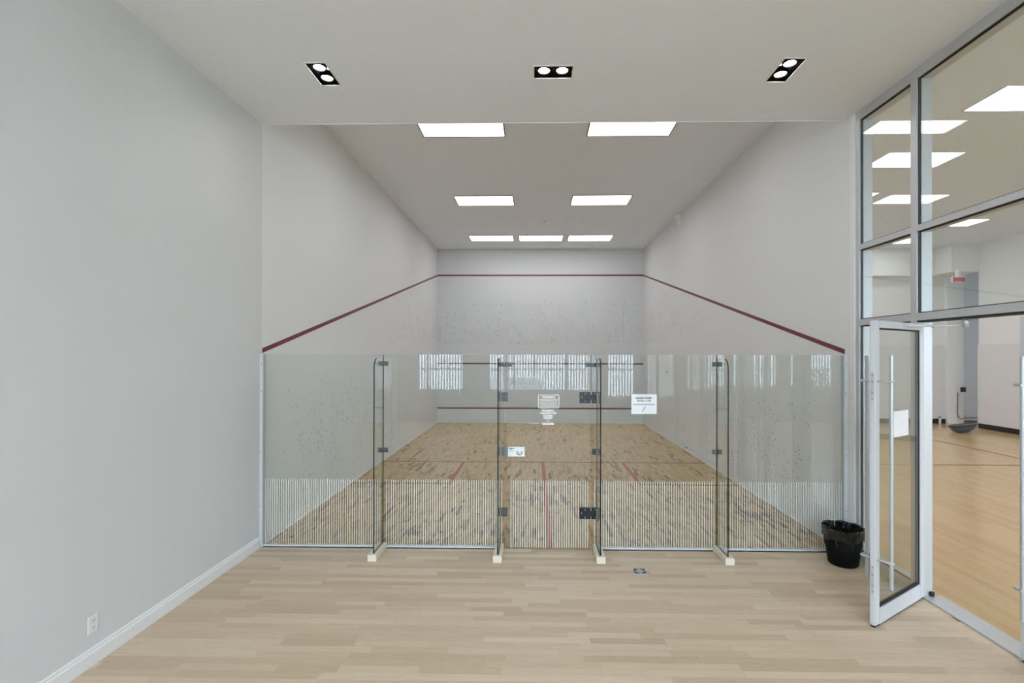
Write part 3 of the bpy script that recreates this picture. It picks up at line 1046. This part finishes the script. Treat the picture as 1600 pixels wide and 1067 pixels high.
# ================================================================== LOBBY OBJECTS
# waste bin
bx_, by_ = 3.165, 5.03
bn = empty('waste_bin', (bx_, by_, 0), label='black waste bin with a crumpled black liner by the glass wall', cat='bin')
MB().lathe([(0.0001, 0.0), (0.125, 0.0), (0.136, 0.012), (0.180, 0.350), (0.176, 0.350), (0.132, 0.02), (0.0001, 0.015)], (bx_, by_, 0), 36).build('bin_body', 'bin', bn)
lm = MB()
n = 72
prof = [(0.183, 0.27), (0.186, 0.315), (0.191, 0.362), (0.189, 0.380), (0.178, 0.376), (0.168, 0.31), (0.15, 0.20), (0.12, 0.08), (0.0001, 0.06)]
r2 = random.Random(12)
ph = [[r2.uniform(0, 6.28) for _ in range(5)] for _ in prof]
vs, fs = [], []
for i, (r_, z_) in enumerate(prof):
    for k in range(n):
        a = 2 * math.pi * k / n
        w = 0.0035 * math.sin(7 * a + ph[i][0]) + 0.003 * math.sin(13 * a + ph[i][1]) + 0.0025 * math.sin(23 * a + ph[i][2])
        if 3 <= i < 8:
            w *= 2.2
        if r_ < 0.01:
            w = 0
        w = max(w, -0.001) if i < 3 else w
        zz = z_ + (0.012 * math.sin(5 * a + ph[0][3]) + 0.007 * math.sin(11 * a + ph[0][4]) if i == 0 else 0.004 * math.sin(9 * a + ph[i][4]))
        vs.append((bx_ + (r_ + w) * math.cos(a), by_ + (r_ + w) * math.sin(a), zz))
for i in range(len(prof) - 1):
    for k in range(n):
        fs.append((i * n + k, i * n + (k + 1) % n, (i + 1) * n + (k + 1) % n, (i + 1) * n + k))
lm.add(vs, fs, 0, False)
lm.build('liner', 'liner', bn)

# floor vent
fv = empty('floor_vent', (1.042, 4.805, 0), label='small square metal floor grille in the wood floor', cat='grille')
x0, x1, y0, y1 = 0.980, 1.105, 4.742, 4.866
f = MB()
f.box(x0, x1, y0, y0 + 0.006, 0, 0.0025).box(x0, x1, y1 - 0.006, y1, 0, 0.0025).box(x0, x0 + 0.006, y0 + 0.006, y1 - 0.006, 0, 0.0025).box(x1 - 0.006, x1, y0 + 0.006, y1 - 0.006, 0, 0.0025)
f.build('frame', 'alu', fv)
box('well', x0 + 0.006, x1 - 0.006, y0 + 0.006, y1 - 0.006, 0.0, 0.0008, 'dark', fv)
cxv, cyv = (x0 + x1) / 2, (y0 + y1) / 2
hw = (x1 - x0) / 2 - 0.007
for k in range(1, 6):
    o_ = hw * k / 5.5
    for sx, sy in ((1, 1), (1, -1), (-1, 1), (-1, -1)):
        m = MB()
        a, b = (cxv + sx * o_, cyv), (cxv, cyv + sy * o_)
        q = 0.0035 * math.sqrt(2)
        m.prism([(a[0], a[1]), (a[0] - sx * q, a[1]), (b[0], b[1] - sy * q), (b[0], b[1])], 'z', 0.0008, 0.0024)
        m.build('slat', 'alu', fv)

# wall outlet on the left wall
wo = empty('wall_outlet', (XL, 3.275, 0.22), label='white twin power outlet on the left wall above the baseboard', cat='outlet')
oy0, oy1, oz0, oz1 = 3.236, 3.314, 0.218, 0.340
MB().cbox(XL, XL + 0.007, oy0, oy1, oz0, oz1, 0.003).build('cover_plate', 'plastic_white', wo)
for zc in (0.304, 0.254):
    s = MB().cbox(XL + 0.006, XL + 0.009, 3.275 - 0.017, 3.275 + 0.017, zc - 0.015, zc + 0.015, 0.001).build('socket', 'plastic_white', wo)
    for yy2, hh in ((3.268, 0.008), (3.282, 0.010)):
        box('slot', XL + 0.009, XL + 0.0095, yy2 - 0.0014, yy2 + 0.0014, zc + 0.004 - hh / 2, zc + 0.004 + hh / 2, 'dark', s)
    box('slot', XL + 0.009, XL + 0.0095, 3.272, 3.278, zc - 0.011, zc - 0.006, 'dark', s)

# small sensor high on the right court wall, smoke head on the court ceiling
ms = empty('motion_sensor', (XR, 11.37, 5.25), label='small white wedge-shaped sensor high on the right court wall', cat='sensor')
m = MB()
m.add([(XR, 11.28, 5.40), (XR, 11.46, 5.40), (XR - 0.14, 11.44, 5.40), (XR - 0.14, 11.30, 5.40), (XR, 11.33, 5.17), (XR, 11.41, 5.17), (XR - 0.03, 11.40, 5.17), (XR - 0.03, 11.34, 5.17)],
      [(0, 1, 2, 3), (4, 7, 6, 5), (0, 4, 5, 1), (1, 5, 6, 2), (2, 6, 7, 3), (3, 7, 4, 0)])
m.build('housing', 'plastic_white', ms)
box('lens', XR - 0.095, XR - 0.075, 11.325, 11.345, 5.26, 5.30, 'trim', ms)
sm_ = empty('smoke_detector', (0.245, 11.85, CC - 0.04), label='small round detector in the middle of the court ceiling', cat='detector')
MB().lathe([(0.0001, 0.0), (0.04, 0.0), (0.07, 0.015), (0.08, 0.04), (0.0001, 0.04)], (0.245, 11.85, CC - 0.04), 24).build('cover', 'plastic_white', sm_)
MB().lathe([(0.0001, -0.006), (0.018, -0.006), (0.02, 0.001)], (0.245, 11.85, CC - 0.04), 14).build('sensor_tip', 'clamp_mid', sm_)

# ================================================================== GYM OBJECTS
# exit sign
exs = empty('exit_sign', (12.63, 14.35, 4.30), label='red lit exit sign hanging under the gym bulkhead', cat='sign')
cx0, cx1, cz0, cz1, cyy = 12.23, 12.60, 4.28, 4.44, 14.40
box('housing', cx0, cx1, cyy, cyy + 0.06, cz0, cz1, 'plastic_white', exs)
box('face', cx0 + 0.012, cx1 - 0.012, cyy - 0.004, cyy, cz0 + 0.012, cz1 - 0.026, 'exit_dark', exs)
text_mb('EXIT', 0.135, (cx0 + cx1) / 2, cz0 + 0.024, cyy - 0.006, bold=0.003, width=0.29).build('lettering', 'exit_red', exs, fix=False)
box('mount', (cx0 + cx1) / 2 - 0.03, (cx0 + cx1) / 2 + 0.03, cyy, cyy + 0.105, cz1, cz1 + 0.19, 'plastic_white', exs)
# balance trainer: a rubber dome lying dome-down, flat platform up
bt = empty('balance_trainer', (11.85, 13.65, 0.0), label='slate blue half ball trainer lying dome-down on the gym floor', cat='half ball')
tilt = Matrix.Translation((11.85, 13.65, 0.19)) @ Matrix.Rotation(R(-9), 4, 'Y') @ Matrix.Rotation(R(-7), 4, 'X') @ Matrix.Scale(0.80, 4)
dm = MB()
pr = [(0.36 * math.cos(a), -0.235 * math.sin(a)) for a in [math.pi / 2 * k / 10 for k in range(11)]]
pr[-1] = (0.0001, -0.235)
dm.lathe(pr, n=36)
dm.v = [tuple(tilt @ Vector(v)) for v in dm.v]
dm.build('dome', 'ball', bt)
rm = MB()
rm.lathe([(0.0001, 0.012), (0.34, 0.012), (0.345, 0.03), (0.37, 0.03), (0.385, 0.015), (0.375, -0.012), (0.36, -0.012)], n=36)
rm.v = [tuple(tilt @ Vector(v)) for v in rm.v]
rm.build('platform_rim', 'dark', bt)
hl = MB()
hl.lathe([(0.0001, 0.014), (0.335, 0.014), (0.335, 0.022), (0.0001, 0.022)], n=36)
hl.v = [tuple(tilt @ Vector(v)) for v in hl.v]
hl.build('platform', 'clamp', bt)
# bottle
wb = empty('water_bottle', (12.60, 15.30, 0), label='slim silver bottle standing by the black gym baseboard', cat='bottle')
MB().lathe([(0.0001, 0.0), (0.036, 0.0), (0.038, 0.01), (0.038, 0.16), (0.024, 0.19), (0.02, 0.20)], (12.60, 15.30, 0), 18).build('body', 'steel', wb)
MB().lathe([(0.021, 0.195), (0.021, 0.235), (0.0001, 0.24)], (12.60, 15.30, 0), 14).build('cap', 'dark', wb)
# outlet box with plug and cord
ob = empty('outlet_box', (13.22, 15.36, 1.1), label='white outlet box with a black plug and hanging cord on the gym column', cat='outlet')
MB().cbox(13.12, 13.36, 15.325, 15.359, 0.96, 1.15, 0.004).build('box', 'plastic_white', ob)
MB().cbox(13.24, 13.37, 15.26, 15.324, 1.0, 1.145, 0.006).build('plug', 'dark', ob)
crd = MB()
cp = [(13.15, 15.30, 0.98), (13.15, 15.31, 0.6), (13.155, 15.32, 0.32), (13.20, 15.33, 0.2), (13.28, 15.34, 0.16), (13.37, 15.33, 0.165)]
crd.tube(cp, 0.009, 8)
crd.build('cord', 'dark', ob)
# pipes along the alcove
for z_, lab in ((0.16, 'upper grey pipe along the foot of the gym alcove'), (0.06, 'lower grey pipe along the foot of the gym alcove')):
    p = empty('wall_pipe', (14.0, 15.90, z_), label=lab, cat='pipe', group='pipes in the gym alcove')
    MB().tube([(13.39, 15.90, z_), (14.69, 15.90, z_)], 0.035, 14).build('pipe', 'gym_dark', p)
    box('bracket', 13.9, 13.93, 15.90, 15.949, z_ - 0.04, z_ + 0.04, 'clamp_mid', p)

# ================================================================== TERRACE BEHIND THE CAMERA (seen in reflections)
struct('ground_terrace', -14, 20, -16, BY - 0.2, -0.25, -0.15, 'concrete').name = 'ground'
pf = empty('terrace_railing', (0.6, -7.4, -0.15), label='grey terrace railing of thin balusters reflected in the court glass', cat='railing')
m = MB()
x = -8.0
while x < 12.5:
    m.box(x, x + 0.042, -7.43, -7.39, -0.10, 3.2)
    x += 0.105
m.build('balusters', 'baluster', pf, kind='stuff', fix=False)
for z_ in (0.1, 1.55, 3.0):
    box('rail', -8.0, 12.5, -7.46, -7.42, z_, z_ + 0.06, 'baluster', pf)
for px_ in (-8.0, -4.0, 0.0, 4.0, 8.0, 12.45):
    box('post', px_ - 0.04, px_ + 0.04, -7.54, -7.46, -0.15, 3.25, 'baluster', pf)
struct('wall_neighbour', -14, 20, -13.2, -13.0, -0.15, 3.0, 'picket')
pl = empty('planter_wall', (-0.3, -6.2, -0.15), label='low white planter wall on the terrace reflected in the court glass', cat='planter')
MB().prism([(-2.0, -0.15), (0.35, -0.15), (0.35, 1.18), (0.1, 1.30), (-0.8, 1.38), (-2.0, 1.30)], 'y', -6.5, -6.1).build('wall', 'picket', pl)
MB().box(-2.02, 0.1, -6.55, -6.05, 1.30, 1.34).build('coping', 'picket', pl)


def shrub(cx, cy_, r_, h_, seed, lab):
    s = empty('shrub', (cx, cy_, -0.15), label=lab, cat='shrub')
    q = random.Random(seed)
    lf = MB()
    for _ in range(900):
        a, b = q.uniform(0, 6.283), math.acos(q.uniform(-1, 1))
        rad = q.uniform(0.6, 1.0)
        c = Vector((cx + r_ * rad * math.sin(b) * math.cos(a), cy_ + r_ * rad * math.sin(b) * math.sin(a), 0.55 * h_ + 0.5 * h_ * rad * math.cos(b)))
        u_ = Vector((q.uniform(-1, 1), q.uniform(-1, 1), q.uniform(-1, 1))).normalized() * 0.05
        w_ = u_.cross(Vector((q.uniform(-1, 1), q.uniform(-1, 1), q.uniform(-1, 1)))).normalized() * 0.028
        lf.add([c - u_, c + w_, c + u_, c - w_], [(0, 1, 2, 3)])
    lf.build('foliage', 'leaf', s, kind='stuff', fix=False)
    st_ = MB()
    for k in range(4):
        a = k * 1.57
        st_.tube([(cx, cy_, -0.15), (cx + 0.1 * math.cos(a), cy_ + 0.1 * math.sin(a), 0.3 * h_), (cx + 0.3 * r_ * math.cos(a), cy_ + 0.3 * r_ * math.sin(a), 0.7 * h_)], 0.015, 6)
    st_.build('stems', 'subfloor', s)


shrub(9.6, -6.0, 0.5, 1.7, 1, 'leafy shrub outside the gym window reflected at the right')

# daylight enters by the windows: sampling portals in the openings
for i, (a, b, c, d) in enumerate(holes):
    L = bpy.data.lights.new('window_portal', 'AREA')
    L.shape = 'RECTANGLE'
    L.size, L.size_y = b - a, d - c
    L.cycles.is_portal = True
    lo = bpy.data.objects.new('window_portal', L)
    COL.objects.link(lo)
    lo.location = ((a + b) / 2, BY - 0.21, (c + d) / 2)
    lo.rotation_euler = (math.pi / 2, 0, 0)
